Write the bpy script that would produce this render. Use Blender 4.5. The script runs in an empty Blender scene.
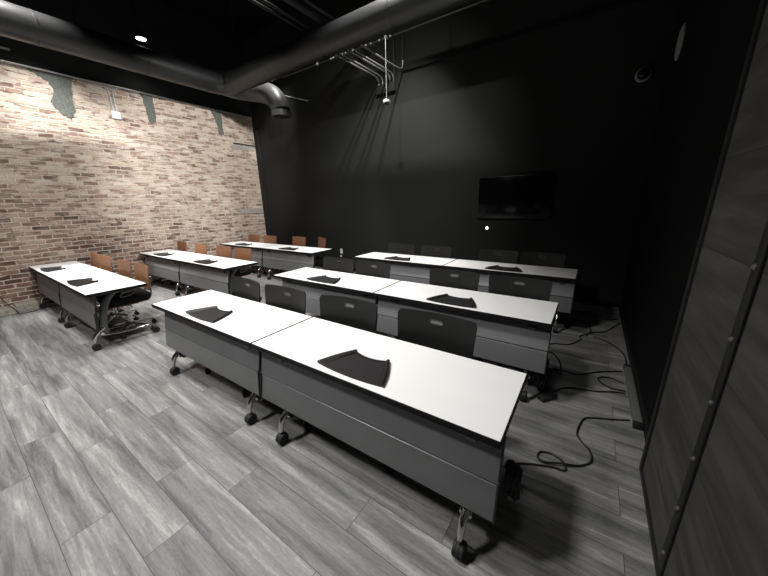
import bpy, bmesh, math, random
from mathutils import Vector, Matrix
random.seed(7)
PI = math.pi
C = bpy.context.scene.collection
sc = bpy.context.scene

# ------------------------------------------------------------------ materials
MATS = {}
def new_mat(name):
    m = bpy.data.materials.new(name); m.use_nodes = True
    nt = m.node_tree
    b = nt.nodes['Principled BSDF']
    MATS[name] = m
    return m, nt, b

def N(nt, typ, **kw):
    n = nt.nodes.new(typ)
    for k, v in kw.items():
        if k in n.inputs: n.inputs[k].default_value = v
        else: setattr(n, k, v)
    return n

def ramp(nt, stops, src=None, interp='LINEAR'):
    r = nt.nodes.new('ShaderNodeValToRGB')
    r.color_ramp.interpolation = interp
    els = r.color_ramp.elements
    els[0].position, els[0].color = stops[0][0], (*stops[0][1], 1)
    els[1].position, els[1].color = stops[-1][0], (*stops[-1][1], 1)
    for p, c in stops[1:-1]:
        e = els.new(p); e.color = (*c, 1)
    if src is not None: nt.links.new(src, r.inputs[0])
    return r

def g(v): return (v, v, v)

def simple(name, col, rough=.5, metal=0, spec=.5, bump=0, bscale=200, var=0):
    m, nt, b = new_mat(name)
    b.inputs['Base Color'].default_value = (*col, 1)
    b.inputs['Roughness'].default_value = rough
    b.inputs['Metallic'].default_value = metal
    b.inputs['Specular IOR Level'].default_value = spec
    tc = N(nt, 'ShaderNodeTexCoord')
    no = N(nt, 'ShaderNodeTexNoise', Scale=bscale, Detail=3.0)
    nt.links.new(tc.outputs['Object'], no.inputs['Vector'])
    if var:
        lo = tuple(c*(1-var) for c in col); hi = tuple(min(1, c*(1+var)) for c in col)
        r = ramp(nt, [(.3, lo), (.7, hi)], no.outputs['Fac'])
        nt.links.new(r.outputs[0], b.inputs['Base Color'])
    if bump:
        bp = N(nt, 'ShaderNodeBump', Strength=bump, Distance=.002)
        nt.links.new(no.outputs['Fac'], bp.inputs['Height'])
        nt.links.new(bp.outputs[0], b.inputs['Normal'])
    return m

simple('laminate', (.80, .80, .79), .45, 0, .4, var=.015, bscale=4)
simple('edge_black', (.006, .006, .0065), .6, 0, .25)
simple('panel_grey', (.185, .188, .193), .42, .25, .5, var=.06, bscale=3)
simple('leg_grey', (.13, .13, .133), .38, .6)
simple('chrome', (.62, .62, .62), .18, 1)
simple('plastic_black', (.012, .012, .012), .45)
simple('rubber_black', (.010, .010, .010), .7)
simple('tray_black', (.008, .0075, .0075), .5, 0, .4, bump=.15, bscale=400)
simple('tray_pad', (.016, .0155, .016), .6, 0, .25, bump=.3, bscale=500)
simple('mesh_black', (.0095, .0095, .0095), .5, 0, .3, bump=.5, bscale=900, var=.15)
simple('handle_grey', (.035, .035, .035), .4)
simple('fabric_black', (.012, .012, .012), .85, 0, .2, bump=.5, bscale=600)
simple('duct_grey', (.085, .085, .084), .45, 0, .5, bump=.12, bscale=30, var=.2)
simple('duct_black', (.011, .011, .0112), .38, 0, .5, bump=.12, bscale=30, var=.2)
simple('wall_black', (.018, .019, .0185), .8, 0, .2, bump=.15, bscale=60, var=.08)
simple('ceiling_black', (.004, .004, .004), .9, 0, .1, var=.3, bscale=5)
simple('trim_black', (.008, .008, .008), .7, 0, .2)
simple('conduit_grey', (.42, .42, .41), .4, .5)
simple('pipe_black', (.016, .016, .016), .55)
simple('box_white', (.78, .78, .76), .5)
simple('cement', (.105, .112, .100), .92, 0, .1, bump=.6, bscale=40, var=.25)
simple('cement_pale', (.30, .28, .255), .92, 0, .1, bump=.6, bscale=40, var=.25)
simple('curb_stone', (.26, .235, .195), .9, 0, .1, bump=.5, bscale=25, var=.25)
simple('steel_black', (.006, .006, .006), .6)
simple('wall_black_dimmed', (.006, .006, .006), .9, 0, .08)  # same black paint as the back wall, light fall-off darkened into the colour
simple('bolt_steel', (.16, .16, .155), .5, .6)
simple('raceway_grey', (.10, .10, .10), .5)
simple('screen_glass', (.003, .003, .0034), .16, 0, .25)
simple('cable_black', (.010, .010, .010), .5)
simple('speaker_grey', (.22, .22, .22), .6)
simple('camera_rim', (.35, .35, .35), .5)

def emit(name, col, s):
    m, nt, b = new_mat(name)
    b.inputs['Emission Color'].default_value = (*col, 1)
    b.inputs['Emission Strength'].default_value = s
    return m
emit('lamp_glow', (1, .97, .92), 6)
emit('led_glow', (1, 1, 1), 3)

# tan leatherette / plywood of the left-hand chairs
def tan():
    m, nt, b = new_mat('tan_wood')
    tc = N(nt, 'ShaderNodeTexCoord'); mp = N(nt, 'ShaderNodeMapping'); mp.inputs['Scale'].default_value = (3, 3, 30)
    no = N(nt, 'ShaderNodeTexNoise', Scale=3.0, Detail=5.0)
    nt.links.new(tc.outputs['Object'], mp.inputs[0]); nt.links.new(mp.outputs[0], no.inputs['Vector'])
    r = ramp(nt, [(.3, (.15, .064, .028)), (.7, (.27, .122, .056))], no.outputs['Fac'])
    nt.links.new(r.outputs[0], b.inputs['Base Color']); b.inputs['Roughness'].default_value = .55
tan()

# weathered grey plank floor
def floor_mat():
    m, nt, b = new_mat('floor_planks'); L = nt.links.new
    tc = N(nt, 'ShaderNodeTexCoord')
    mp = N(nt, 'ShaderNodeMapping'); mp.inputs['Location'].default_value = (.42, .02, 0)
    L(tc.outputs['Object'], mp.inputs[0])
    br = N(nt, 'ShaderNodeTexBrick', Scale=1.0)
    br.offset = .37; br.offset_frequency = 2; br.squash = 1
    br.inputs['Color1'].default_value = (0, 0, 0, 1); br.inputs['Color2'].default_value = (1, 1, 1, 1)
    br.inputs['Mortar'].default_value = (.5, .5, .5, 1)
    br.inputs['Mortar Size'].default_value = .0018; br.inputs['Mortar Smooth'].default_value = .1
    br.inputs['Brick Width'].default_value = 1.22; br.inputs['Row Height'].default_value = .22
    L(mp.outputs[0], br.inputs['Vector'])
    # per-plank offset moves the grain
    sep = N(nt, 'ShaderNodeSeparateColor'); L(br.outputs['Color'], sep.inputs[0])
    mul = N(nt, 'ShaderNodeMath', operation='MULTIPLY'); mul.inputs[1].default_value = 37; L(sep.outputs[0], mul.inputs[0])
    def grain(sx, sy, scale, det, rough=.6, dist=0.0):
        q = N(nt, 'ShaderNodeMapping'); q.inputs['Scale'].default_value = (sx, sy, 1); L(tc.outputs['Object'], q.inputs[0])
        n = N(nt, 'ShaderNodeTexNoise', noise_dimensions='4D', Scale=scale, Detail=det, Roughness=rough, Distortion=dist)
        L(q.outputs[0], n.inputs['Vector']); L(mul.outputs[0], n.inputs['W']); return n
    big = grain(.5, 6.5, 1.7, 3, .55, .35)
    fine = grain(1.1, 15, 2.0, 9, .70, 1.1)
    spk = grain(5, 16, 6, 4, .7)
    a = N(nt, 'ShaderNodeMath', operation='MULTIPLY'); a.inputs[1].default_value = .50; L(big.outputs['Fac'], a.inputs[0])
    c = N(nt, 'ShaderNodeMath', operation='MULTIPLY_ADD'); c.inputs[1].default_value = .44; L(fine.outputs['Fac'], c.inputs[0]); L(a.outputs[0], c.inputs[2])
    d = N(nt, 'ShaderNodeMath', operation='MULTIPLY_ADD'); d.inputs[1].default_value = .18; L(spk.outputs['Fac'], d.inputs[0]); L(c.outputs[0], d.inputs[2])
    e = N(nt, 'ShaderNodeMath', operation='MULTIPLY_ADD'); e.inputs[1].default_value = .035; L(sep.outputs[0], e.inputs[0]); L(d.outputs[0], e.inputs[2])
    r = ramp(nt, [(.40, (.060, .061, .063)), (.49, (.105, .106, .108)), (.56, (.165, .165, .164)), (.62, (.215, .213, .209)), (.70, (.35, .346, .335))], e.outputs[0])
    mx = N(nt, 'ShaderNodeMix', data_type='RGBA')
    L(br.outputs['Fac'], mx.inputs[0]); L(r.outputs[0], mx.inputs[6]); mx.inputs[7].default_value = (.055, .055, .056, 1)
    L(mx.outputs[2], b.inputs['Base Color'])
    b.inputs['Roughness'].default_value = .48; b.inputs['Specular IOR Level'].default_value = .35
    bp = N(nt, 'ShaderNodeBump', Strength=.25, Distance=.003); L(fine.outputs['Fac'], bp.inputs['Height']); L(bp.outputs[0], b.inputs['Normal'])
floor_mat()

# old brick, washed with mortar (object coords: wall lies in the YZ plane)
def brick_mat():
    m, nt, b = new_mat('old_brick'); L = nt.links.new
    tc = N(nt, 'ShaderNodeTexCoord')
    sp = N(nt, 'ShaderNodeSeparateXYZ'); L(tc.outputs['Object'], sp.inputs[0])
    cb = N(nt, 'ShaderNodeCombineXYZ'); L(sp.outputs['Y'], cb.inputs['X']); L(sp.outputs['Z'], cb.inputs['Y'])
    wob = N(nt, 'ShaderNodeTexNoise', Scale=6.0, Detail=5.0); L(cb.outputs[0], wob.inputs['Vector'])
    wv = N(nt, 'ShaderNodeVectorMath', operation='MULTIPLY_ADD'); wv.inputs[1].default_value = (.10, .034, 0)
    L(wob.outputs['Color'], wv.inputs[0]); L(cb.outputs[0], wv.inputs[2])
    br = N(nt, 'ShaderNodeTexBrick', Scale=1.0); br.offset = .5
    br.inputs['Color1'].default_value = (0, 0, 0, 1); br.inputs['Color2'].default_value = (1, 1, 1, 1); br.inputs['Mortar'].default_value = (.5, .5, .5, 1)
    br.inputs['Brick Width'].default_value = .215; br.inputs['Row Height'].default_value = .080
    br.inputs['Mortar Size'].default_value = .012; br.inputs['Mortar Smooth'].default_value = .6
    L(wv.outputs[0], br.inputs['Vector'])
    se = N(nt, 'ShaderNodeSeparateColor'); L(br.outputs['Color'], se.inputs[0])
    # brick colours: upper courses are pale and washed, lower ones redder
    pale = ramp(nt, [(0, (.13, .082, .064)), (.22, (.26, .175, .135)), (.55, (.37, .285, .225)), (1, (.48, .395, .32))], se.outputs[0])
    red = ramp(nt, [(0, (.055, .030, .026)), (.4, (.125, .062, .048)), (.7, (.21, .120, .090)), (1, (.36, .26, .20))], se.outputs[0])
    n2 = N(nt, 'ShaderNodeTexNoise', Scale=.9, Detail=4.0); L(cb.outputs[0], n2.inputs['Vector'])
    hz = N(nt, 'ShaderNodeMath', operation='MULTIPLY_ADD'); hz.inputs[1].default_value = .30; hz.inputs[2].default_value = -.52
    L(sp.outputs['Z'], hz.inputs[0])
    hy = N(nt, 'ShaderNodeMath', operation='MULTIPLY_ADD'); hy.inputs[1].default_value = .05; L(sp.outputs['Y'], hy.inputs[0]); L(hz.outputs[0], hy.inputs[2])
    ad = N(nt, 'ShaderNodeMath', operation='MULTIPLY_ADD'); ad.inputs[1].default_value = 1.3; L(n2.outputs['Fac'], ad.inputs[0]); L(hy.outputs[0], ad.inputs[2])
    wz = ramp(nt, [(.35, g(0)), (.85, g(1))], ad.outputs[0])
    mx = N(nt, 'ShaderNodeMix', data_type='RGBA'); L(wz.outputs[0], mx.inputs[0]); L(red.outputs[0], mx.inputs[6]); L(pale.outputs[0], mx.inputs[7])
    # lime wash stains
    n3 = N(nt, 'ShaderNodeTexNoise', Scale=7.0, Detail=8.0, Roughness=.7); 
    st = N(nt, 'ShaderNodeMapping'); st.inputs['Scale'].default_value = (.38, 1.7, 1); L(cb.outputs[0], st.inputs[0]); L(st.outputs[0], n3.inputs['Vector'])
    w3 = ramp(nt, [(.46, g(0)), (.62, g(.85))], n3.outputs['Fac'])
    wm = N(nt, 'ShaderNodeMath', operation='MULTIPLY_ADD'); wm.inputs[1].default_value = .75; wm.inputs[2].default_value = .25; L(wz.outputs[0], wm.inputs[0])
    wk = N(nt, 'ShaderNodeMath', operation='MULTIPLY'); L(wm.outputs[0], wk.inputs[0]); L(w3.outputs[0], wk.inputs[1])
    m2 = N(nt, 'ShaderNodeMix', data_type='RGBA'); L(wk.outputs[0], m2.inputs[0]); L(mx.outputs[2], m2.inputs[6]); m2.inputs[7].default_value = (.54, .475, .40, 1)
    # mortar
    n4 = N(nt, 'ShaderNodeTexNoise', Scale=30.0, Detail=4.0); L(cb.outputs[0], n4.inputs['Vector'])
    mo = ramp(nt, [(.3, (.36, .315, .265)), (.7, (.58, .525, .455))], n4.outputs['Fac'])
    m3 = N(nt, 'ShaderNodeMix', data_type='RGBA'); L(br.outputs['Fac'], m3.inputs[0]); L(m2.outputs[2], m3.inputs[6]); L(mo.outputs[0], m3.inputs[7])
    # dark soot specks
    n5 = N(nt, 'ShaderNodeTexNoise', Scale=14.0, Detail=3.0); s5 = N(nt, 'ShaderNodeMapping'); s5.inputs['Scale'].default_value = (.42, 1.5, 1); L(cb.outputs[0], s5.inputs[0]); L(s5.outputs[0], n5.inputs['Vector'])
    w5 = ramp(nt, [(.57, g(0)), (.67, g(.8))], n5.outputs['Fac'])
    m4 = N(nt, 'ShaderNodeMix', data_type='RGBA'); L(w5.outputs[0], m4.inputs[0]); L(m3.outputs[2], m4.inputs[6]); m4.inputs[7].default_value = (.105, .062, .050, 1)
    L(m4.outputs[2], b.inputs['Base Color']); b.inputs['Roughness'].default_value = .92; b.inputs['Specular IOR Level'].default_value = .15
    hh = N(nt, 'ShaderNodeMath', operation='MULTIPLY_ADD'); hh.inputs[1].default_value = -.8; L(br.outputs['Fac'], hh.inputs[0]); L(n3.outputs['Fac'], hh.inputs[2])
    bp = N(nt, 'ShaderNodeBump', Strength=.8, Distance=.012); L(hh.outputs[0], bp.inputs['Height']); L(bp.outputs[0], b.inputs['Normal'])
brick_mat()

# wide reclaimed boards of the right-hand panel (object coords, lies in YZ)
def board_mat():
    m, nt, b = new_mat('barn_boards'); L = nt.links.new
    tc = N(nt, 'ShaderNodeTexCoord')
    sp = N(nt, 'ShaderNodeSeparateXYZ'); L(tc.outputs['Object'], sp.inputs[0])
    cb = N(nt, 'ShaderNodeCombineXYZ'); L(sp.outputs['Y'], cb.inputs['X']); L(sp.outputs['Z'], cb.inputs['Y'])
    mp = N(nt, 'ShaderNodeMapping'); mp.inputs['Location'].default_value = (4.0, -.25, 0); L(cb.outputs[0], mp.inputs[0])
    br = N(nt, 'ShaderNodeTexBrick', Scale=1.0); br.offset = 0
    br.inputs['Color1'].default_value = (0, 0, 0, 1); br.inputs['Color2'].default_value = (1, 1, 1, 1)
    br.inputs['Brick Width'].default_value = 6; br.inputs['Row Height'].default_value = .4; br.inputs['Mortar Size'].default_value = .003
    L(mp.outputs[0], br.inputs['Vector'])
    se = N(nt, 'ShaderNodeSeparateColor'); L(br.outputs['Color'], se.inputs[0])
    mu = N(nt, 'ShaderNodeMath', operation='MULTIPLY'); mu.inputs[1].default_value = 23; L(se.outputs[0], mu.inputs[0])
    q = N(nt, 'ShaderNodeMapping'); q.inputs['Scale'].default_value = (.8, 7, 1); L(cb.outputs[0], q.inputs[0])
    n = N(nt, 'ShaderNodeTexNoise', noise_dimensions='4D', Scale=1.8, Detail=7.0, Roughness=.65, Distortion=.4); L(q.outputs[0], n.inputs['Vector']); L(mu.outputs[0], n.inputs['W'])
    r = ramp(nt, [(.3, (.024, .023, .020)), (.5, (.052, .050, .043)), (.7, (.092, .087, .076))], n.outputs['Fac'])
    mx = N(nt, 'ShaderNodeMix', data_type='RGBA'); L(br.outputs['Fac'], mx.inputs[0]); L(r.outputs[0], mx.inputs[6]); mx.inputs[7].default_value = (.02, .019, .017, 1)
    L(mx.outputs[2], b.inputs['Base Color']); b.inputs['Roughness'].default_value = .7
board_mat()

# ------------------------------------------------------------------ mesh helpers
def M(name): return MATS[name]

def obj(name, bm, mat, parent=None, smooth=True, angle=40):
    me = bpy.data.meshes.new(name)
    bmesh.ops.recalc_face_normals(bm, faces=bm.faces[:])
    if smooth:
        for f in bm.faces: f.smooth = True
        for e in bm.edges:
            if len(e.link_faces) == 2 and e.calc_face_angle(0) > math.radians(angle): e.smooth = False
    bm.to_mesh(me); bm.free()
    me.materials.append(M(mat))
    o = bpy.data.objects.new(name, me); C.objects.link(o)
    if parent is not None: o.parent = parent
    return o

def box(bm, x0, x1, y0, y1, z0, z1, bev=0, seg=2):
    r = bmesh.ops.create_cube(bm, size=1)
    vs = r['verts']
    for v in vs:
        v.co = Vector(((x0+x1)/2+v.co.x*(x1-x0), (y0+y1)/2+v.co.y*(y1-y0), (z0+z1)/2+v.co.z*(z1-z0)))
    if bev:
        es = list({e for v in vs for e in v.link_edges})
        bmesh.ops.bevel(bm, geom=es, offset=bev, segments=seg, affect='EDGES', profile=.5)

def tube(bm, pts, rad, seg=12, cap=True, smoothn=0, ell=(1, 1), up=None):
    """swept tube along points; rad a number or a list; ell scales the section"""
    P = [Vector(p) for p in pts]
    if not isinstance(rad, (list, tuple)): rad = [rad]*len(P)
    rad = list(rad)
    if smoothn:
        Q, R = [], []
        n = len(P)
        for i in range(n-1):
            p0, p1, p2, p3 = P[max(i-1, 0)], P[i], P[i+1], P[min(i+2, n-1)]
            for k in range(smoothn):
                t = k/smoothn
                Q.append(.5*((2*p1)+(p2-p0)*t+(2*p0-5*p1+4*p2-p3)*t*t+(3*p1-p0-3*p2+p3)*t**3))
                R.append(rad[i]*(1-t)+rad[i+1]*t)
        Q.append(P[-1]); R.append(rad[-1]); P, rad = Q, R
    n = len(P)
    T = [(P[min(i+1, n-1)]-P[max(i-1, 0)]).normalized() for i in range(n)]
    a = Vector(up) if up else (Vector((0, 0, 1)) if abs(T[0].z) < .9 else Vector((1, 0, 0)))
    rings = []
    for i in range(n):
        a = (a-T[i]*a.dot(T[i]))
        a = a.normalized() if a.length > 1e-6 else T[i].orthogonal().normalized()
        b = T[i].cross(a)
        rings.append([bm.verts.new(P[i]+(a*math.cos(2*PI*k/seg)*ell[0]+b*math.sin(2*PI*k/seg)*ell[1])*rad[i]) for k in range(seg)])
    for i in range(n-1):
        for k in range(seg):
            bm.faces.new((rings[i][k], rings[i][(k+1) % seg], rings[i+1][(k+1) % seg], rings[i+1][k]))
    if cap:
        bm.faces.new(rings[0][::-1]); bm.faces.new(rings[-1])

def lathe(bm, prof, seg=24, mat=Matrix()):
    """profile (r, h) turned about local z, then placed by mat"""
    rings = []
    for r, h in prof:
        rings.append([bm.verts.new(mat @ Vector((r*math.cos(2*PI*k/seg), r*math.sin(2*PI*k/seg), h))) for k in range(seg)])
    for i in range(len(rings)-1):
        for k in range(seg):
            bm.faces.new((rings[i][k], rings[i][(k+1) % seg], rings[i+1][(k+1) % seg], rings[i+1][k]))
    bm.faces.new(rings[0][::-1]); bm.faces.new(rings[-1])

def prism(bm, poly, axis, a, b):
    """polygon of 2-D points extruded along an axis from a to b"""
    def mk(p, t):
        if axis == 'x': return Vector((t, p[0], p[1]))
        if axis == 'y': return Vector((p[0], t, p[1]))
        return Vector((p[0], p[1], t))
    A = [bm.verts.new(mk(p, a)) for p in poly]; B = [bm.verts.new(mk(p, b)) for p in poly]
    n = len(poly)
    bm.faces.new(A[::-1]); bm.faces.new(B)
    for i in range(n): bm.faces.new((A[i], A[(i+1) % n], B[(i+1) % n], B[i]))

def nb(): return bmesh.new()

def thing(name, label, cat, loc=(0, 0, 0), rz=0, group=None):
    o = bpy.data.objects.new(name, None); C.objects.link(o)
    o.empty_display_size = .1
    o.location = loc; o.rotation_euler = (0, 0, rz)
    o['label'] = label; o['category'] = cat
    if group: o['group'] = group
    return o

def tag(o, label, cat, group=None):
    o['label'] = label; o['category'] = cat
    if group: o['group'] = group
    return o

def struct(name, bm, mat, parent=None, label=None):
    o = obj(name, bm, mat, parent, smooth=False)
    if parent is None: o['kind'] = 'structure'
    if label: o['label'] = label
    return o

KIDS = {}
def children(o): return [c for c in C.objects if c.parent == o]
def dup(root, loc, rz, label, group=None):
    r = root.copy(); C.objects.link(r); r.location = loc; r.rotation_euler = (0, 0, rz)
    r['label'] = label
    if group: r['group'] = group
    for ch in children(root):
        c = ch.copy(); C.objects.link(c); c.parent = r
        for gch in children(ch):
            d = gch.copy(); C.objects.link(d); d.parent = c
    return r

# ------------------------------------------------------------------ the room
XL, XR, YB, YF, ZB, ZC = -8.30, .54, 5.80, -2.5, 4.05, 5.90
b = nb(); box(b, XL-.2, XR+.2, YF-.2, YB+.2, -.1, 0); struct('floor', b, 'floor_planks')
b = nb(); box(b, XL-.2, XR+.2, YF-.2, YB+.2, ZC, ZC+.1); struct('ceiling', b, 'ceiling_black')
b = nb(); box(b, XL-.2, XL, YF, YB, 0, ZB); wl = struct('wall_left', b, 'old_brick')
b = nb(); box(b, XL-.2, XL+.012, YF, YB, ZB, ZC); struct('trim_1', b, 'wall_black', label='black band of wall above the brick')
b = nb(); box(b, XL-.2, XR+.2, YB, YB+.2, 0, ZC); struct('wall_back', b, 'wall_black')
b = nb(); box(b, XR, XR+.2, YF, YB, 0, ZC); struct('wall_right', b, 'wall_black_dimmed')
b = nb(); box(b, XL-.2, XR+.2, YF-.2, YF, 0, ZC); struct('wall_front', b, 'wall_black')
# corner strip where brick meets black wall, ledge line high on the black wall
b = nb(); box(b, XL+.002, XL+.17, YB-.03, YB, 0, ZC-1.8, .004); struct('trim_2', b, 'wall_black', label='black vertical strip in the brick corner')
b = nb(); box(b, -3.4, XR-.002, YB-.035, YB, 4.09, 4.14, .004); struct('trim_3', b, 'trim_black', label='thin black ledge high on the black wall')
b = nb(); box(b, -8.1, XR-.01, YB-.012, YB, 0, .10, .003); struct('baseboard_back', b, 'trim_black')
b = nb(); box(b, XR-.012, XR, 2.25, YB-.02, 0, .10, .003); struct('baseboard_right', b, 'trim_black')

# cement patches are repairs in the brick: thin irregular skins, parts of the wall
def patch(poly, mat, name='cement_patch'):
    q = []
    n = len(poly)
    for i in range(n):
        a, c = Vector(poly[i]), Vector(poly[(i+1) % n])
        for k in range(5):
            p = a.lerp(c, k/5)
            j = .018 if k else .006
            q.append((p.x+random.uniform(-j, j), min(ZB-.004, p.y+random.uniform(-j, j))))
    b = nb(); prism(b, q, 'x', XL-.02, XL+.010)
    obj(name, b, mat, wl, smooth=False)
patch([(1.515, 4.03), (2.15, 4.03), (2.06, 3.81), (2.06, 3.50), (1.96, 3.30), (1.83, 3.40), (1.74, 3.56), (1.83, 3.72), (1.80, 3.88), (1.66, 3.95)], 'cement')
patch([(3.15, 4.03), (3.39, 4.03), (3.36, 3.50), (3.25, 3.47), (3.215, 3.72), (3.20, 3.95)], 'cement')
patch([(4.63, 4.03), (4.88, 4.03), (4.90, 3.48), (4.77, 3.46), (4.73, 3.76)], 'cement')
patch([(5.0, 3.20), (5.10, 3.28), (5.72, 3.30), (5.72, 3.18), (5.11, 3.15)], 'cement_pale')
patch([(5.03, 1.60), (5.74, 1.605), (5.72, 1.45), (5.01, 1.47)], 'cement_pale')

# stone curb along the brick near the camera
b = nb(); box(b, XL, -7.93, -1.5, .50, 0, .11, .012); box(b, XL, -8.02, .50, .78, 0, .13, .012)
struct('trim_4', b, 'curb_stone', label='sandy stone curb at the foot of the brick wall')

# ------------------------------------------------------------------ tables
TW, TD, TH = 1.736, .61, .737
def caster_bm(x, y, r=.042, w=.020):
    b = nb()
    for s in (-1, 1):
        mt = Matrix.Translation((x+s*.017, y, r)) @ Matrix.Rotation(PI/2, 4, 'Y')
        lathe(b, [(r*.55, -w/2), (r*.92, -w/2), (r, -w*.3), (r, w*.3), (r*.92, w/2), (r*.55, w/2)], 20, mt)
    # hood over the twin wheels
    mt = Matrix.Translation((x, y, r)) @ Matrix.Rotation(PI/2, 4, 'Y')
    lathe(b, [(.02, -.011), (r*1.02, -.009), (r*1.06, 0), (r*1.02, .009), (.02, .011)], 20, mt)
    lathe(b, [(.013, r*.9), (.015, r*1.9), (.011, r*2.0), (.011, r*2.5)], 12, Matrix.Translation((x, y, 0)))
    return b

def build_leg(table, x):
    b = nb()
    # flat tapering column that bows forward and curls back under the top
    pts = [(x, -.190, .150), (x, -.194, .26), (x, -.180, .38), (x, -.155, .49), (x, -.120, .58), (x, -.070, .645), (x, -.02, .672)]
    tube(b, pts, [.032, .034, .037, .040, .042, .038, .028], 14, True, 5, ell=(.50, 1.0), up=(1, 0, 0))
    leg = obj('leg', b, 'leg_grey', table)
    b = nb()
    # top bracket with its oval release loop
    box(b, x-.018, x+.018, -.25, .25, .672, .704, .006)
    ring = [(x, .12+.085*math.cos(t), .632+.030*math.sin(t)+.25*.085*math.cos(t)) for t in [2*PI*k/24 for k in range(25)]]
    tube(b, ring, .011, 8, False, 0, up=(1, 0, 0))
    tube(b, [(x, .05, .66), (x, .11, .645), (x, .21, .675)], .014, 8, True, 4)
    mt = Matrix.Translation((x, -.235, .655)) @ Matrix.Rotation(PI/2, 4, 'Y')
    lathe(b, [(.012, -.03), (.024, -.026), (.024, .026), (.012, .03)], 16, mt)
    obj('bracket', b, 'leg_grey', leg)
    b = nb()
    # chrome foot: swan-neck at the front, long bar to the rear
    tube(b, [(x, -.318, .092), (x, -.314, .135), (x, -.290, .190), (x, -.235, .240), (x, -.195, .27)], [.013, .019, .023, .024, .020], 12, True, 4, ell=(.9, 1.1))
    tube(b, [(x, -.245, .185), (x, -.12, .158), (x, .05, .142), (x, .22, .138), (x, .292, .128), (x, .318, .092)], [.022, .021, .019, .018, .017, .012], 12, True, 4, ell=(.8, 1.1))
    lathe(b, [(.02, -.03), (.026, -.022), (.026, .022), (.02, .03)], 14, Matrix.Translation((x, -.235, .195)) @ Matrix.Rotation(PI/2, 4, 'Y'))
    obj('foot', b, 'chrome', leg)
    for y in (-.318, .318):
        obj('caster', caster_bm(x, y), 'rubber_black', leg)
    return leg

def build_table(label, loc, inset):
    t = thing('flip_table', label, 'table', loc, 0, 'flip tables in rows')
    b = nb(); box(b, -TW/2+.005, TW/2-.005, -TD/2+.005, TD/2-.005, TH-.020, TH, .0015, 1); obj('tabletop', b, 'laminate', t)
    b = nb()   # black edge band, a rim just under the white face
    x0, x1, y0, y1 = -TW/2, TW/2, -TD/2, TD/2
    box(b, x0, x1, y0, y1, TH-.036, TH-.0205, .003)
    for (a, c, d, e) in ((x0, x1, y0, y0+.0055), (x0, x1, y1-.0055, y1), (x0, x0+.0055, y0, y1), (x1-.0055, x1, y0, y1)):
        box(b, a, c, d, e, TH-.022, TH-.001)
    obj('edge_band', b, 'edge_black', t)
    # modesty panel: upper leaf and hinged lower leaf
    px0, px1 = -TW/2+inset, TW/2-.004
    b = nb(); prism(b, [(-.220, .700), (-.232, .700), (-.266, .500), (-.2725, .491), (-.2725, .485), (-.256, .485), (-.252, .500)], 'x', px0, px1)
    pan = obj('modesty_panel', b, 'panel_grey', t)
    b = nb(); prism(b, [(-.256, .476), (-.262, .476), (-.270, .470), (-.294, .295), (-.290, .282), (-.280, .282), (-.260, .470)], 'x', px0+.002, px1-.002)
    obj('lower_leaf', b, 'panel_grey', pan)
    b = nb(); box(b, -.365, -.335, -.295, -.235, .690, .704, .003); obj('latch', b, 'plastic_black', pan)
    for xa in ((px1-.001,) if inset > .05 else (px0-.007, px1-.001)):
        b = nb(); prism(b, [(-.212, .700), (-.235, .700), (-.268, .500), (-.281, .493), (-.298, .282), (-.272, .282), (-.248, .490)], 'x', xa, xa+.008); obj('end_strip', b, 'plastic_black', pan)
    b = nb(); box(b, -TW/2+.15, TW/2-.12, -.03, .03, .660, .700, .006); obj('cross_beam', b, 'leg_grey', t)
    b = nb(); box(b, -TW/2+.3, TW/2-.3, .08, .20, .630, .640, .003); box(b, -TW/2+.3, TW/2-.3, .08, .085, .635, .70); obj('cable_tray', b, 'plastic_black', t)
    build_leg(t, -TW/2+.245); build_leg(t, TW/2-.140)
    return t

ROWS = {'R1': (-3.665, 1.091), 'R2': (-3.634, 2.552), 'R3': (-3.547, 4.255), 'L1': (-8.24, .818), 'L2': (-8.22, 2.448), 'L3': (-8.10, 4.189)}
TLAB = {
 'R1': ('grey-fronted white flip table, left half of the big row nearest the camera', 'largest white flip table, right half of the big row nearest the camera'),
 'R2': ('white flip table, left half of the middle row among black chairs', 'white flip table, right half of the middle row among black chairs'),
 'R3': ('white flip table, left half of the far row in front of the black wall', 'white flip table under the wall screen, right half of the far row'),
 'L1': ('white flip table touching the brick wall, in the nearest row with tan chairs', 'white flip table of the nearest tan-chair row with its chrome end leg showing'),
 'L2': ('white flip table touching the brick wall in the middle row with tan chairs', 'white flip table in the middle tan-chair row, farther from the brick wall'),
 'L3': ('white flip table in the brick corner, far row with tan chairs', 'white flip table of the far tan-chair row, right half before the black wall')}
tables = {}
protos = {}
for k, (x0, y0) in ROWS.items():
    for i in (0, 1):
        loc = (x0+TW/2+i*(TW+.008), y0+TD/2, 0)
        if i not in protos: t = protos[i] = build_table(TLAB[k][i], loc, (.105, .022)[i])
        else: t = dup(protos[i], loc, 0, TLAB[k][i])
        tables[k, i] = t

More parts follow.
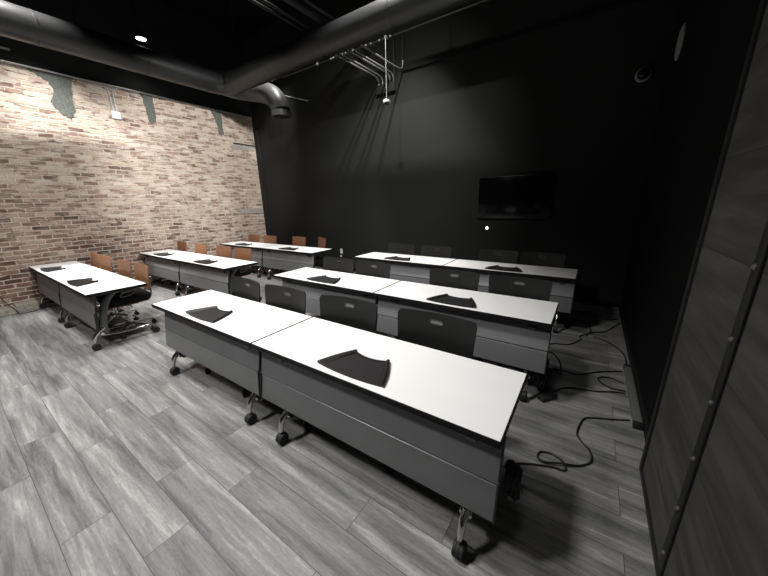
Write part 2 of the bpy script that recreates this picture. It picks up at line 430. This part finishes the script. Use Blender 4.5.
# ------------------------------------------------------------------ fan-shaped trays
def fan_point(u, v):
    """u -1..1 across, v 0 front .. 1 back"""
    fx, fy = u*.250, .060-.020*(1-u*u)
    bx, by = u*.134, .300-.036*(1-u*u)
    x, y = fx+(bx-fx)*v, fy+(by-fy)*v
    x += math.copysign(.012*math.sin(PI*v)*abs(u)**3, u)
    return x, y
def fan_solid(us, vs, zf):
    b = nb()
    top = [[b.verts.new((*fan_point(u, v), zf(u, v))) for v in vs] for u in us]
    bot = [[b.verts.new((*fan_point(u, v), 0)) for v in vs] for u in us]
    nu, nv = len(us), len(vs)
    for i in range(nu-1):
        for j in range(nv-1):
            b.faces.new((top[i][j], top[i+1][j], top[i+1][j+1], top[i][j+1]))
            b.faces.new((bot[i][j], bot[i][j+1], bot[i+1][j+1], bot[i+1][j]))
    for i in range(nu-1):
        b.faces.new((top[i][0], bot[i][0], bot[i+1][0], top[i+1][0])); b.faces.new((top[i][-1], top[i+1][-1], bot[i+1][-1], bot[i][-1]))
    for j in range(nv-1):
        b.faces.new((top[0][j], top[0][j+1], bot[0][j+1], bot[0][j])); b.faces.new((top[-1][j], bot[-1][j], bot[-1][j+1], top[-1][j+1]))
    return b
lin = lambda a, c, n: [a+(c-a)*i/(n-1) for i in range(n)]
def build_tray(label, loc):
    t = thing('fan_tray', label, 'tray', loc, 0, 'black fan trays on the tables')
    b = fan_solid(lin(-.86, .86, 17), lin(.03, .97, 7), lambda u, v: .007)
    obj('pad', b, 'tray_pad', t)
    for s in (-1, 1):
        us = [s*q for q in (.80, .84, .88, .92, .96, 1.0)]
        hz = {.80: .008, .84: .013, .88: .019, .92: .023, .96: .023, 1.0: .016}
        b = fan_solid(us, lin(0, 1, 9), lambda u, v: hz[round(abs(u), 2)]); obj('side_rim', b, 'tray_black', t, angle=60)
    b = fan_solid(lin(-.82, .82, 15), [0, .02, .045, .06], lambda u, v: .012 if v < .05 else .007); obj('front_lip', b, 'tray_black', t)
    b = fan_solid(lin(-.82, .82, 15), [.94, .955, .98, 1], lambda u, v: .012 if v > .95 else .007); obj('back_lip', b, 'tray_black', t)
    return t
FLAB = {
 'R1': ('black fan-shaped tray on the left table of the nearest big row', 'largest black fan-shaped tray, raised rims clearly seen, on the front table'),
 'R2': ('black fan tray at the left end of the middle black-chair row', 'black fan tray on the right table of the middle black-chair row'),
 'R3': ('thin-looking black fan tray on the left table before the black wall', 'thin-looking black fan tray on the table under the wall screen'),
 'L1': ('black fan tray beside the brick wall on the nearest tan-chair row', 'black fan tray near the open end of the nearest tan-chair row'),
 'L2': ('small black fan tray by the brick wall, middle tan-chair row', 'small black fan tray at the open end of the middle tan-chair row'),
 'L3': ('tiny black fan tray in the brick corner, far tan-chair row', 'tiny black fan tray on the far tan-chair table before the black wall')}
tray0 = None
for k, (x0, y0) in ROWS.items():
    for i in (0, 1):
        loc = (x0+TW/2+i*(TW+.008)+.0, y0, TH+.0005)
        if tray0 is None: tray0 = build_tray(FLAB[k][i], loc)
        else: dup(tray0, loc, 0, FLAB[k][i])

# ------------------------------------------------------------------ chairs (sitter faces -y)
def shell(nx, nz, w, z0, z1, lean, curve, taper=0, corner=.05, slot=None, thick=.012, y0=0):
    """upright curved backrest with rounded corners and an optional hand slot"""
    b = nb(); H = z1-z0
    grid = []
    for j in range(nz+1):
        z = z0+H*j/nz; row = []
        d = min(z-z0, z1-z)
        cut = 0 if d >= corner else corner-math.sqrt(max(0, corner**2-(corner-d)**2))
        for i in range(nx+1):
            s = 2*i/nx-1
            hw = w/2-cut-taper*(1-j/nz)
            x = s*hw
            y = y0+lean*(z-z0)/H-curve*(x/(w/2))**2
            row.append((x, y, z))
        grid.append(row)
    F = [[b.verts.new((x, y-thick/2, z)) for x, y, z in r] for r in grid]
    K = [[b.verts.new((x, y+thick/2, z)) for x, y, z in r] for r in grid]
    def hole(i, j): return slot and slot[0] <= i < slot[1] and slot[2] <= j < slot[3]
    for j in range(nz):
        for i in range(nx):
            if hole(i, j): continue
            b.faces.new((F[j][i], F[j][i+1], F[j+1][i+1], F[j+1][i])); b.faces.new((K[j][i], K[j+1][i], K[j+1][i+1], K[j][i+1]))
            for di, dj, p, q in ((-1, 0, (j, i), (j+1, i)), (1, 0, (j, i+1), (j+1, i+1)), (0, -1, (j, i), (j, i+1)), (0, 1, (j+1, i), (j+1, i+1))):
                ii, jj = i+di, j+dj
                if ii < 0 or ii >= nx or jj < 0 or jj >= nz or hole(ii, jj):
                    b.faces.new((F[p[0]][p[1]], F[q[0]][q[1]], K[q[0]][q[1]], K[p[0]][p[1]]))
    return b, grid

def star_base(c, mat, r=.27):
    b = nb()
    lathe(b, [(.028, .075), (.034, .08), (.034, .13), (.026, .14)], 18)
    for k in range(5):
        a = 2*PI*k/5+PI/2+.3; d = Vector((math.cos(a), math.sin(a), 0))
        tube(b, [d*.02+Vector((0, 0, .112)), d*.14+Vector((0, 0, .104)), d*r+Vector((0, 0, .086))], [.021, .018, .013], 10, True, 3, ell=(.8, 1.1))
    base = obj('star_base', b, mat, c)
    for k in range(5):
        a = 2*PI*k/5+PI/2+.3
        bm = caster_bm(0, 0, .029, .014)
        bmesh.ops.transform(bm, matrix=Matrix.Translation((r*math.cos(a), r*math.sin(a), 0)) @ Matrix.Rotation(a*1.7, 4, 'Z'), verts=bm.verts[:])
        obj('caster', bm, 'rubber_black', base)
    b = nb(); lathe(b, [(.024, .13), (.024, .27), (.015, .275), (.015, .405)], 16); obj('gas_lift', b, 'plastic_black' if mat != 'chrome' else 'chrome', c)
    b = nb(); box(b, -.09, .09, -.10, .12, .395, .43, .012); tube(b, [(.08, .0, .41), (.22, .0, .405)], .007, 8); obj('tilt_mechanism', b, 'plastic_black', c)

def cushion(w, d, z0, z1, yc=0, name='seat'):
    b = nb(); n = 10
    r = .07
    rings = []
    outline = []
    for cx, cy, a0 in ((w/2-r, d/2-r, 0), (-w/2+r, d/2-r, PI/2), (-w/2+r, -d/2+r, PI), (w/2-r, -d/2+r, 3*PI/2)):
        for k in range(7):
            a = a0+PI/2*k/6; outline.append((cx+r*math.cos(a), cy+r*math.sin(a)))
    H = z1-z0
    for s, z in ((.90, z0), (.98, z0+.012), (1.0, z0+.5*H), (.985, z1-.012), (.93, z1-.002), (.6, z1-.004), (.25, z1-.008)):
        rings.append([b.verts.new((x*s, yc+y*s, z-(.018*max(0, (-y)/(d/2)-.6) if s > .2 else 0))) for x, y in outline])
    m = len(outline)
    for i in range(len(rings)-1):
        for k in range(m): b.faces.new((rings[i][k], rings[i][(k+1) % m], rings[i+1][(k+1) % m], rings[i+1][k]))
    b.faces.new(rings[0][::-1]); b.faces.new(rings[-1])
    return b

def build_black_chair(label, loc, rz):
    # origin at the base centre; backrest face sits .225 behind it
    c = thing('task_chair', label, 'chair', loc, rz, 'black chairs behind the dark-side tables')
    b, grid = shell(24, 16, .60, .50, .925, .055, .045, .025, .018, (10, 14, 13, 14), .012, .225); back = obj('backrest', b, 'mesh_black', c)
    # rim of the hand slot
    z0 = grid[13][0][2]; z1 = grid[14][0][2]
    yy = grid[13][12][1]
    b = nb(); loop = []
    for k in range(33):
        a = 2*PI*k/32
        loop.append((.052*math.copysign(abs(math.cos(a))**.7, math.cos(a)), yy-.006, (z0+z1)/2+.016*math.copysign(abs(math.sin(a))**.7, math.sin(a))))
    tube(b, loop, .005, 8, False, 0, up=(0, 1, 0)); obj('hand_slot', b, 'handle_grey', back)
    b = nb()
    for s in (-1, 1): tube(b, [(s*.15, .10, .425), (s*.16, .20, .43), (s*.165, .255, .48), (s*.16, .275, .62), (s*.15, .290, .78)], [.014, .014, .013, .012, .009], 10, True, 4)
    tube(b, [(-.15, .293, .78), (0, .30, .785), (.15, .293, .78)], .009, 8)
    obj('back_frame', b, 'plastic_black', c)
    b = cushion(.50, .47, .43, .492, -.01); obj('seat', b, 'fabric_black', c)
    star_base(c, 'plastic_black')
    return c

def build_tan_chair(label, loc, rz):
    c = thing('tan_back_chair', label, 'chair', loc, rz, 'tan-backed chairs along the brick side')
    b, grid = shell(16, 12, .545, .585, .915, .05, .02, .006, .008, None, .016, .235); obj('backrest', b, 'tan_wood', c)
    b = nb()
    for s in (-1, 1): tube(b, [(s*.10, .05, .435), (s*.11, .20, .44), (s*.115, .265, .48), (s*.115, .278, .60), (s*.11, .290, .78)], .011, 10, True, 4)
    tube(b, [(-.10, .05, .435), (.10, .05, .435)], .011, 8)
    obj('back_frame', b, 'chrome', c)
    b = cushion(.53, .50, .455, .56, -.01); s = obj('seat', b, 'fabric_black', c)
    b = cushion(.50, .47, .443, .457, -.01); obj('seat_pan', b, 'tan_wood', s)
    star_base(c, 'chrome', .29)
    return c

BACKY = .26   # from chair origin to the back of the shell at table height
CH = {
 'R1': [(-3.02, 1.785, -4), (-2.35, 1.775, 0), (-1.60, 1.815, 3), (-.82, 1.845, 0)],
 'R2': [(-2.98, 3.225, 0), (-2.36, 3.225, -3), (-1.23, 3.245, 0), (-.53, 3.235, 0)],
 'R3': [(-2.94, 4.945, -3), (-2.22, 4.935, -3), (-1.16, 4.935, 0), (-.53, 4.93, -4)],
 'L1': [(-7.42, 1.56, -2), (-6.83, 1.555, 0), (-5.94, 1.555, 0), (-5.26, 1.555, -2)],
 'L2': [(-7.86, 3.20, -4), (-6.92, 3.17, -3), (-6.08, 3.215, 0), (-5.42, 3.215, 0)],
 'L3': [(-7.67, 4.94, -3), (-6.96, 4.94, -2), (-5.97, 5.06, -6), (-5.22, 5.10, -28)]}
CLAB = {
 'R1': ('black mesh-backed chair at the open left end of the nearest big row', 'black mesh-backed chair second from the left behind the nearest big row', 'black mesh-backed chair third from the left behind the nearest big row', 'largest black chair back, rightmost behind the nearest big row'),
 'R2': ('black chair mostly hidden at the left end of the middle dark-side row', 'black chair second from the left behind the middle dark-side row', 'black chair third from the left behind the middle dark-side row', 'black chair at the cable end of the middle dark-side row'),
 'R3': ('dim black chair at the left end against the black wall, far row', 'dim black chair second from the left against the black wall', 'dim black chair below the wall screen, third in the far row', 'dim black chair in the dark right corner of the far row'),
 'L1': ('tan-backed chair closest to the brick wall in the nearest tan row', 'tan-backed chair second from the brick wall in the nearest tan row', 'tan-backed chair third from the brick wall in the nearest tan row', 'tan-backed chair at the open end of the nearest row, chrome base showing'),
 'L2': ('tan-backed chair closest to the brick wall in the middle tan row', 'tan-backed chair second from the brick wall in the middle tan row', 'tan-backed chair third from the brick wall in the middle tan row', 'tan-backed chair at the open end of the middle tan row'),
 'L3': ('tan-backed chair standing in front of the last brick in the far row', 'tan-backed chair at the corner of brick and black wall', 'tan-backed chair third in the far row against the black wall', 'small tan-backed chair turned slightly at the right end of the far row')}
pb = pt = None
for k, l in CH.items():
    for (x, y, a), lab in zip(l, CLAB[k]):
        rz = math.radians(a); loc = (x+math.sin(rz)*BACKY, y-BACKY*math.cos(rz), 0)
        if k[0] == 'R':
            if pb is None: pb = build_black_chair(lab, loc, rz)
            else: dup(pb, loc, rz, lab)
        else:
            if pt is None: pt = build_tan_chair(lab, loc, rz)
            else: dup(pt, loc, rz, lab)

# ------------------------------------------------------------------ air duct
D1X, D2Y, DZ, DR = -7.35, 4.55, 4.335, .222
d = thing('air_duct', 'large round black air duct turning the corner under the ceiling', 'duct', (D1X, D2Y, DZ))
def rel(p): return (p[0]-D1X, p[1]-D2Y, p[2]-DZ)
b = nb(); tube(b, [rel((D1X, -2.3, DZ)), rel((D1X, 1, DZ)), rel((D1X, D2Y-.42, DZ))], DR, 40); obj('side_run', b, 'duct_black', d)
b = nb(); tube(b, [rel((D1X+.42, D2Y, DZ)), rel((-3, D2Y, DZ)), rel((.40, D2Y, DZ))], DR, 40); obj('cross_run', b, 'duct_black', d)
b = nb(); tube(b, [rel((D1X, D2Y-.44, DZ)), rel((D1X, D2Y-.36, DZ)), rel((D1X+.02, D2Y-.18, DZ)), rel((D1X+.18, D2Y-.02, DZ)), rel((D1X+.36, D2Y, DZ)), rel((D1X+.44, D2Y, DZ))], DR*1.02, 40); obj('corner_elbow', b, 'duct_black', d)
for y in (-1.2, .2, 1.6, 3.0):
    b = nb(); tube(b, [rel((D1X, y-.012, DZ)), rel((D1X, y+.012, DZ))], DR+.006, 40); obj('seam_collar', b, 'duct_black', d)
for x in (-5.6, -4.2, -2.8, -1.4):
    b = nb(); tube(b, [rel((x-.012, D2Y, DZ)), rel((x+.012, D2Y, DZ))], DR+.006, 40); obj('seam_collar', b, 'duct_black', d)
b = nb(); tube(b, [rel(p) for p in ((-7.33, 4.45, 4.33), (-7.33, 4.85, 4.33), (-7.22, 5.10, 4.34), (-6.98, 5.27, 4.30), (-6.69, 5.32, 4.17), (-6.51, 5.32, 3.96), (-6.47, 5.32, 3.84))], [.21, .215, .225, .23, .23, .225, .215], 32, True, 3); br = obj('outlet_branch', b, 'duct_grey', d)
b = nb(); lathe(b, [(.195, -.11), (.215, -.12), (.222, -.10), (.222, .0), (.205, .01)], 32, Matrix.Translation(rel((-6.47, 5.32, 3.82)))); obj('outlet_collar', b, 'duct_grey', br)
b = nb(); lathe(b, [(.01, -.001), (.19, -.001), (.19, .001), (.01, .001)], 32, Matrix.Translation(rel((-6.47, 5.32, 3.705)))); obj('outlet_grille', b, 'plastic_black', br)
for (x, y, z0) in ((D1X, 2.13, DZ+DR), (D1X, 3.5, DZ+DR), (-6.75, D2Y, DZ+DR), (-4.45, D2Y, DZ+DR), (-2.2, D2Y, DZ+DR), (-6.85, 5.28, 4.40)):
    b = nb(); tube(b, [rel((x, y, z0-.02)), rel((x, y, ZC))], .010, 8); box(b, x-.02-D1X, x+.02-D1X, y-.02-D2Y, y+.02-D2Y, z0-.03-DZ, z0+.035-DZ, .004); obj('hanger_rod', b, 'steel_black', d)

# wall bracket rod beside the outlet
b = nb(); tube(b, [(-6.62, 5.52, 4.23), (-6.03, YB, 4.07)], .012, 8); tag(obj('wall_rod', b, 'conduit_grey'), 'thin pale rod running from the duct outlet to the black wall', 'rod')

# trapeze strut below the cross duct, conduits on it
SZ = 4.085; SY = 4.56
s = thing('ceiling_strut', 'thin black strut with pale clamps under the crossing duct', 'strut', (-3.5, SY, SZ))
b = nb(); tube(b, [(-1.9, 0, 0), (4.0, 0, 0)], .011, 10); obj('bar', b, 'pipe_black', s)
CX = (-3.97, -3.88, -3.70, -3.62, -3.42)
for x in (-4.42, -4.09, -4.03, -3.83, -3.76, -3.60, -3.34, -3.24, -3.08, -2.88):
    b = nb(); r = .026 if x == -4.42 else .014
    lathe(b, [(r*.4, -r), (r, -r*.5), (r, r*.5), (r*.4, r)], 12, Matrix.Translation((x+3.5, -.016, -.002)) @ Matrix.Rotation(PI/2, 4, 'X')); obj('clamp', b, 'conduit_grey', s)
for x in (-5.3, -1.6):
    b = nb(); tube(b, [(x+3.5, .0, 0), (x+3.5, .0, ZC-SZ)], .006, 6); obj('hanger_rod', b, 'pipe_black', s)
CL = ('leftmost of the pale parallel conduits running to the black wall', 'second from the left of the pale conduits running to the black wall', 'third pale conduit running to the black wall, middle of five', 'fourth pale conduit from the left, running to the black wall', 'pale conduit that bends up the black wall, at the right end of the five')
for i, x in enumerate(CX):
    b = nb(); z = SZ+.024
    if i < 4: tube(b, [(x, SY-.02, z), (x, 5.2, z), (x, 5.62, z), (x+.01, 5.735, z-.02), (x+.02, 5.775, z-.08), (x+.02, 5.775, z-.15)], .0125, 10, True, 4)
    else: tube(b, [(x, SY-.02, z), (x, 5.1, z), (x+.01, 5.55, z), (x+.02, 5.70, z+.01), (x+.03, 5.755, z+.04), (x+.03, 5.78, z+.10), (x+.03, 5.78, z+.16)], .0125, 10, True, 4)
    tag(obj('conduit', b, 'conduit_grey'), CL[i], 'conduit', 'pale conduits below the duct')
b = nb(); tube(b, [(-3.585, 5.775, ZC), (-3.585, 5.775, 4.4), (-3.585, 5.775, 3.96)], .018, 10); tag(obj('riser_pipe', b, 'pipe_black'), 'dark vertical riser pipe dropping into the black junction box', 'pipe')
b = nb(); tube(b, [(-3.39, 5.78, ZC), (-3.39, 5.78, 4.8), (-3.39, 5.78, SZ+.185)], .016, 10); tag(obj('riser_pipe', b, 'pipe_black'), 'dark vertical riser pipe meeting the rightmost pale conduit on the black wall', 'pipe')
# junction box the conduits drop into
b = nb(); box(b, -4.0, -3.55, 5.745, 5.8, 3.80, 3.965, .008); tag(obj('junction_box', b, 'wall_black'), 'black junction box on the black wall under the conduits', 'junction box')

# hanging sensor
m = thing('hanging_sensor', 'white-rimmed sensor hanging on a thin rod from the strut', 'sensor', (-2.96, SY-.025, 3.22))
b = nb(); tube(b, [(0, 0, .02), (0, 0, SZ-3.22)], .0085, 10); box(b, -.02, .02, -.012, .038, SZ-3.24, SZ-3.20, .004); obj('rod', b, 'conduit_grey', m)
b = nb(); lathe(b, [(.02, .045), (.045, .035), (.058, .010), (.058, -.006), (.045, -.012)], 24); obj('housing', b, 'box_white', m)
b = nb(); lathe(b, [(.040, -.010), (.038, -.024), (.022, -.036), (.004, -.040)], 24); obj('lens', b, 'plastic_black', m)

# ceiling pipes
for (x, z, r, lab) in ((-4.60, 4.60, .022, 'leftmost thin black pipe below the ceiling'), (-4.47, 4.60, .022, 'black pipe second from the left below the ceiling'), (-4.18, 4.62, .05, 'thick black pipe below the ceiling'), (-4.02, 4.64, .022, 'rightmost thin black pipe below the ceiling')):
    b = nb(); tube(b, [(x, -1.5, z), (x, YB, z)], r, 12); tag(obj('ceiling_pipe', b, 'pipe_black'), lab, 'pipe', 'black pipes under the ceiling')

# small disc lamp seen on the ceiling
t = thing('ceiling_light', 'small bright disc lamp hanging on a black stem above the long duct', 'light', (-7.7, 3.16, 4.85))
b = nb(); tube(b, [(0, 0, .10), (0, 0, ZC-4.85)], .010, 8); obj('stem', b, 'steel_black', t)
b = nb(); lathe(b, [(.085, -.012), (.092, -.012), (.096, 0), (.09, .05), (.05, .10), (.012, .11)], 28); obj('lamp_housing', b, 'steel_black', t)
b = nb(); lathe(b, [(.02, -.016), (.083, -.016), (.083, -.004), (.02, -.004)], 28); obj('diffuser', b, 'lamp_glow', t)

# ------------------------------------------------------------------ brick wall fittings
b = nb(); tube(b, [(XL+.03, -2.4, ZB-.012), (XL+.03, 5.75, ZB-.012)], .016, 10); tag(obj('wall_conduit', b, 'conduit_grey'), 'long pale conduit along the top edge of the brick wall', 'conduit')
t = thing('wall_box', 'white square outlet box high on the brick, fed by two conduits', 'outlet box', (XL, 2.655, 3.51))
b = nb(); box(b, 0, .055, -.068, .068, -.068, .068, .006); bx = obj('box', b, 'box_white', t)
b = nb(); box(b, .055, .060, -.058, .058, -.058, .058, .002); obj('cover', b, 'box_white', bx)
for s in (-1, 1):
    b = nb(); tube(b, [(.022, s*.028, .06), (.022, s*.030, .36), (.024, s*.045, .45), (.028, s*.13, .505)], .011, 10, True, 4); obj('feed_conduit', b, 'conduit_grey', t)
b = nb(); tube(b, [(XL+.03, 5.10, 3.315), (XL+.03, 5.76, 3.315)], .013, 8); tag(obj('brick_pipe', b, 'pipe_black'), 'short dark pipe along a grey patch near the brick corner', 'pipe')
b = nb(); box(b, XL+.012, XL+.05, .9, 1.43, 4.215, 4.245, .004); tag(obj('wall_strip', b, 'conduit_grey'), 'short pale strip on the black band above the brick', 'strip')

# ------------------------------------------------------------------ black wall fittings
t = thing('wall_screen', 'glossy black television mounted on the black wall', 'television', (-1.19, YB, 1.72))
b = nb(); box(b, -.60, .60, -.062, -.02, -.355, .355, .006); obj('bezel', b, 'plastic_black', t)
b = nb(); box(b, -.588, .588, -.0640, -.061, -.338, .345, .001); obj('screen', b, 'screen_glass', t)
b = nb(); box(b, -.2, .2, -.022, 0, -.15, .15, .003); obj('mount', b, 'steel_black', t)
t = thing('indicator_light', 'tiny bright white indicator on the black wall below the television', 'indicator light', (-1.605, YB, 1.185))
b = nb(); lathe(b, [(.030, 0), (.030, .008), (.022, .012)], 20, Matrix.Rotation(PI/2, 4, 'X')); obj('bezel', b, 'plastic_black', t)
b = nb(); lathe(b, [(.026, .010), (.024, .018), (.010, .024)], 20, Matrix.Rotation(PI/2, 4, 'X')); obj('lens', b, 'led_glow', t)
t = thing('wall_outlet', 'small white outlet plate low on the black wall between rows', 'outlet', (-5.26, YB, .50))
b = nb(); box(b, -.04, .04, -.010, 0, -.062, .062, .003); pl = obj('plate', b, 'box_white', t)
for z in (-.028, .028):
    b = nb(); box(b, -.018, .018, -.012, -.009, z-.016, z+.016, .002); obj('socket', b, 'box_white', pl)
b = nb(); box(b, -.02, .02, -.045, -.008, -.15, -.10, .006); obj('plug', b, 'box_white', t)

# right-hand fittings near the dark corner
t = thing('dome_camera', 'dark dome camera with a pale crescent rim in the dark corner', 'camera', (.302, YB, 3.24))
b = nb(); lathe(b, [(.085, 0), (.085, .03), (.07, .04)], 28, Matrix.Rotation(PI/2, 4, 'X')); obj('rim', b, 'camera_rim', t)
b = nb(); lathe(b, [(.068, .035), (.066, .06), (.05, .085), (.025, .10), (.004, .104)], 28, Matrix.Rotation(PI/2, 4, 'X')); obj('dome', b, 'screen_glass', t)
t = thing('wall_speaker', 'round pale wall speaker seen edge-on on the black side wall', 'speaker', (XR, 5.03, 3.285))
b = nb(); lathe(b, [(.165, 0), (.165, .012), (.15, .02)], 32, Matrix.Rotation(-PI/2, 4, 'Y')); obj('rim', b, 'speaker_grey', t)
b = nb(); lathe(b, [(.148, .018), (.10, .024), (.02, .028)], 32, Matrix.Rotation(-PI/2, 4, 'Y')); obj('grille', b, 'speaker_grey', t)

# barn-board sliding panel with bolted steel straps
PXf = .475
t = thing('sliding_panel', 'wide dark wooden board panel with bolted black steel straps', 'panel', (PXf, 2.18, 0))
b = nb(); box(b, 0, .045, -3.6, -.035, .02, 2.95, .003); bo = obj('boards', b, 'barn_boards', t, smooth=False)
b = nb(); box(b, -.012, .055, -.045, .0, .012, 2.96, .003); obj('edge_frame', b, 'steel_black', t)
b = nb(); box(b, -.012, .055, -3.6, -.045, .012, .045, .003); obj('bottom_rail', b, 'steel_black', t)
for y in (-.70, -2.1):
    b = nb(); box(b, -.010, .0, y-.028, y+.028, .05, 2.95, .002); st = obj('strap', b, 'steel_black', t)
    for k in range(11):
        b = nb(); lathe(b, [(.011, -.004), (.011, .004), (.006, .009)], 10, Matrix.Translation((-.010, y, .16+.26*k)) @ Matrix.Rotation(-PI/2, 4, 'Y')); obj('bolt', b, 'bolt_steel', st)

# ------------------------------------------------------------------ floor raceway and cables
t = thing('cable_raceway', 'long low grey cable raceway on the floor along the black wall', 'raceway', (.50, 3.12, 0))
b = nb(); box(b, -.03, .025, -.47, .47, 0, .045, .006); obj('cover', b, 'raceway_grey', t)
for y in (-.49, .49):
    b = nb(); box(b, -.035, .027, y-.02, y+.02, 0, .05, .005); obj('end_cap', b, 'plastic_black', t)

def cable(label, pts, r=.0065, z=None):
    b = nb(); P = []
    for p in pts: P.append((p[0], p[1], p[2] if len(p) > 2 else r+.001))
    tube(b, P, r, 8, True, 6)
    return tag(obj('floor_cable', b, 'cable_black'), label, 'cable', 'black cables on the floor')
cable('black cable with a small loop snaking from the nearest row to the raceway', [(-.20, 1.62, .10), (-.20, 1.74, .03), (-.18, 1.81), (-.01, 1.89), (.07, 1.905), (.055, 1.97, .014), (-.01, 2.01), (-.08, 1.99), (-.09, 1.93), (-.05, 1.905, .012), (.04, 1.94, .018), (.15, 2.0), (.21, 2.08), (.2, 2.18), (.14, 2.26), (.12, 2.34), (.15, 2.51), (.2, 2.57), (.35, 2.64), (.455, 2.70)])
cable('black cable running straight from the cable tangle to the raceway', [(-.17, 2.66, .02), (-.14, 2.7), (-.07, 2.82), (.03, 2.94), (.23, 3.0), (.36, 3.07), (.452, 3.10)])
cable('long oval loop of black cable lying beside the raceway', [(.452, 3.14), (.36, 3.13), (.27, 3.19), (.26, 3.28), (.35, 3.33), (.452, 3.28)])
cable('black cable with a standing ring running from the middle row to the raceway', [(-.20, 2.95, .16), (-.22, 3.1, .20), (-.16, 3.15, .22), (-.08, 3.12, .16), (-.05, 3.1, .06), (-.06, 3.16), (-.13, 3.24), (-.02, 3.24), (.1, 3.24), (.23, 3.37), (.37, 3.48), (.452, 3.52)])
cable('black cable running from the middle row towards the far dark corner', [(-.24, 3.8), (-.17, 3.87), (-.03, 3.93), (.08, 4.15), (.07, 4.26), (.2, 4.46), (.34, 4.59), (.51, 5.02)])
cable('black cable hanging down from the far row to the floor', [(-.04, 4.6, .30), (.0, 4.75, .08), (.09, 4.80), (.17, 4.66), (.17, 4.45), (.13, 4.30)])
cable('black cable curving along the floor to the far end of the raceway', [(.21, 4.33), (.36, 4.23), (.48, 4.01), (.50, 3.80), (.49, 3.64)])
cable('short black cable across the floor in the far dark corner', [(.14, 5.34), (.30, 5.14), (.39, 5.08), (.49, 5.17)])
b = nb(); tube(b, [(-8.29, .40, .25), (-8.10, .44, .135), (-7.95, .46, .117), (-7.905, .49, .07), (-7.89, .51, .008), (-7.88, .70, .008), (-7.99, .90, .008), (-8.05, 1.3, .008)], .0065, 8, True, 6)
tag(obj('curb_cable', b, 'cable_black'), 'black cable drooping over the stone curb at the brick wall', 'cable')
# tangle and adapter at the middle row, hanging coil at the nearest row
def coil(label, c, rx, rz_, n, seed, tilt=0):
    rr = random.Random(seed); b = nb(); P = []
    for k in range(n*18+1):
        a = 2*PI*k/18; w = rr.uniform(-.012, .012)
        P.append((c[0]+(k/(n*18)-.5)*.07+w*.5, c[1]+rx*math.cos(a)+w, c[2]+rz_*math.sin(a)*(1+.12*math.sin(k*.37))))
    tube(b, P, .0065, 8, True, 2)
    return tag(obj('cable_coil', b, 'cable_black'), label, 'cable coil')
coil('black cable coil hanging at the right end of the nearest table', (-.165, 1.42, .245), .040, .095, 11, 3)
coil('black cable tangle at the right end of the middle row', (-.185, 2.80, .16), .12, .145, 7, 5)
t = thing('power_adapter', 'black power adapter lying at the cable end of the middle row', 'power adapter', (-.12, 2.66, 0), .9)
b = nb(); box(b, -.075, .075, -.035, .035, 0, .04, .008); obj('body', b, 'plastic_black', t)
b = nb(); tube(b, [(.075, 0, .02), (.12, .01, .015)], .008, 8); obj('strain_relief', b, 'rubber_black', t)

# ------------------------------------------------------------------ light
def spot(name, loc, target, watt, ang=110, blend=.9, r=.06, col=(1, .98, .955)):
    l = bpy.data.lights.new(name, 'SPOT'); l.energy = watt; l.spot_size = math.radians(ang); l.spot_blend = blend
    l.shadow_soft_size = r; l.color = col
    o = bpy.data.objects.new(name, l); C.objects.link(o); o.location = loc
    o.rotation_euler = (Vector(target)-Vector(loc)).to_track_quat('-Z', 'Y').to_euler()
    return o
# brick washers, from the middle of the room
spot('spotlight', (-3.4, 1.2, 4.55), (-8.3, 1.7, 1.75), 760, 58, .7, .08)
spot('spotlight', (-3.4, 3.2, 4.55), (-8.3, 4.2, 2.3), 1350, 54, .7, .08)
# downlights over the tables and the open floor
spot('spotlight', (-2.5, .75, 5.6), (-2.7, 1.1, 0), 820, 88, .8, .32)
spot('spotlight', (-4.9, .3, 5.6), (-5.0, .5, 0), 780, 92, .8, .25)
spot('spotlight', (-4.4, 3.0, 5.6), (-4.4, 3.0, 0), 900, 88, .8, .12)
spot('spotlight', (-3.7, -1.7, 5.6), (-3.3, .6, 0), 920, 88, .8, .35)
# back wall, grazing over and under the crossing duct
spot('spotlight', (-1.5, .9, 5.55), (-3.7, 5.8, 2.2), 780, 55, 1.0, .07)
spot('spotlight', (-.7, 1.9, 5.6), (-.5, 2.0, 0), 60, 60, .9, .3)  # added weak fill, lifts the shadow beside the nearest row; no known lamp
# lamps over the ducts
spot('spotlight', (-6.95, 1.0, 5.6), (-7.20, 1.3, 4.5), 1500, 58, .8, .06)
spot('spotlight', (-2.9, 4.15, 5.6), (-3.1, 4.42, 4.5), 950, 76, .8, .06)
spot('spotlight', (-6.15, 5.18, 5.7), (-6.75, 5.28, 4.4), 330, 44, .7, .05)
spot('spotlight', (-2.6, 5.15, 5.5), (-5.2, 5.4, 4.1), 160, 40, .8, .05)
spot('spotlight', (-7.7, 3.16, 4.80), (-7.7, 3.3, 0), 30, 110)

w = bpy.data.worlds.new('World'); sc.world = w; w.use_nodes = True
w.node_tree.nodes['Background'].inputs[0].default_value = (.01, .01, .01, 1)

# ------------------------------------------------------------------ camera
cam = bpy.data.cameras.new('Camera'); co = bpy.data.objects.new('Camera', cam); C.objects.link(co)
cam.sensor_fit = 'HORIZONTAL'; cam.sensor_width = 36; cam.lens = 301.3674*36/768; cam.clip_start = .05
r_ = Vector((.82927407, .55834584, -.02354669)); u_ = Vector((-.13442906, .24020169, .96136985)); f_ = Vector((-.54243281, .79407372, -.27425093))
mw = Matrix((( r_.x, u_.x, -f_.x, 0), (r_.y, u_.y, -f_.y, 0), (r_.z, u_.z, -f_.z, 1.69366), (0, 0, 0, 1)))
co.matrix_world = mw
sc.camera = co
sc.view_settings.view_transform = 'Standard'; sc.view_settings.look = 'None'; sc.view_settings.gamma = 1
sc.view_settings.use_curve_mapping = False; sc.view_settings.exposure = 0.0
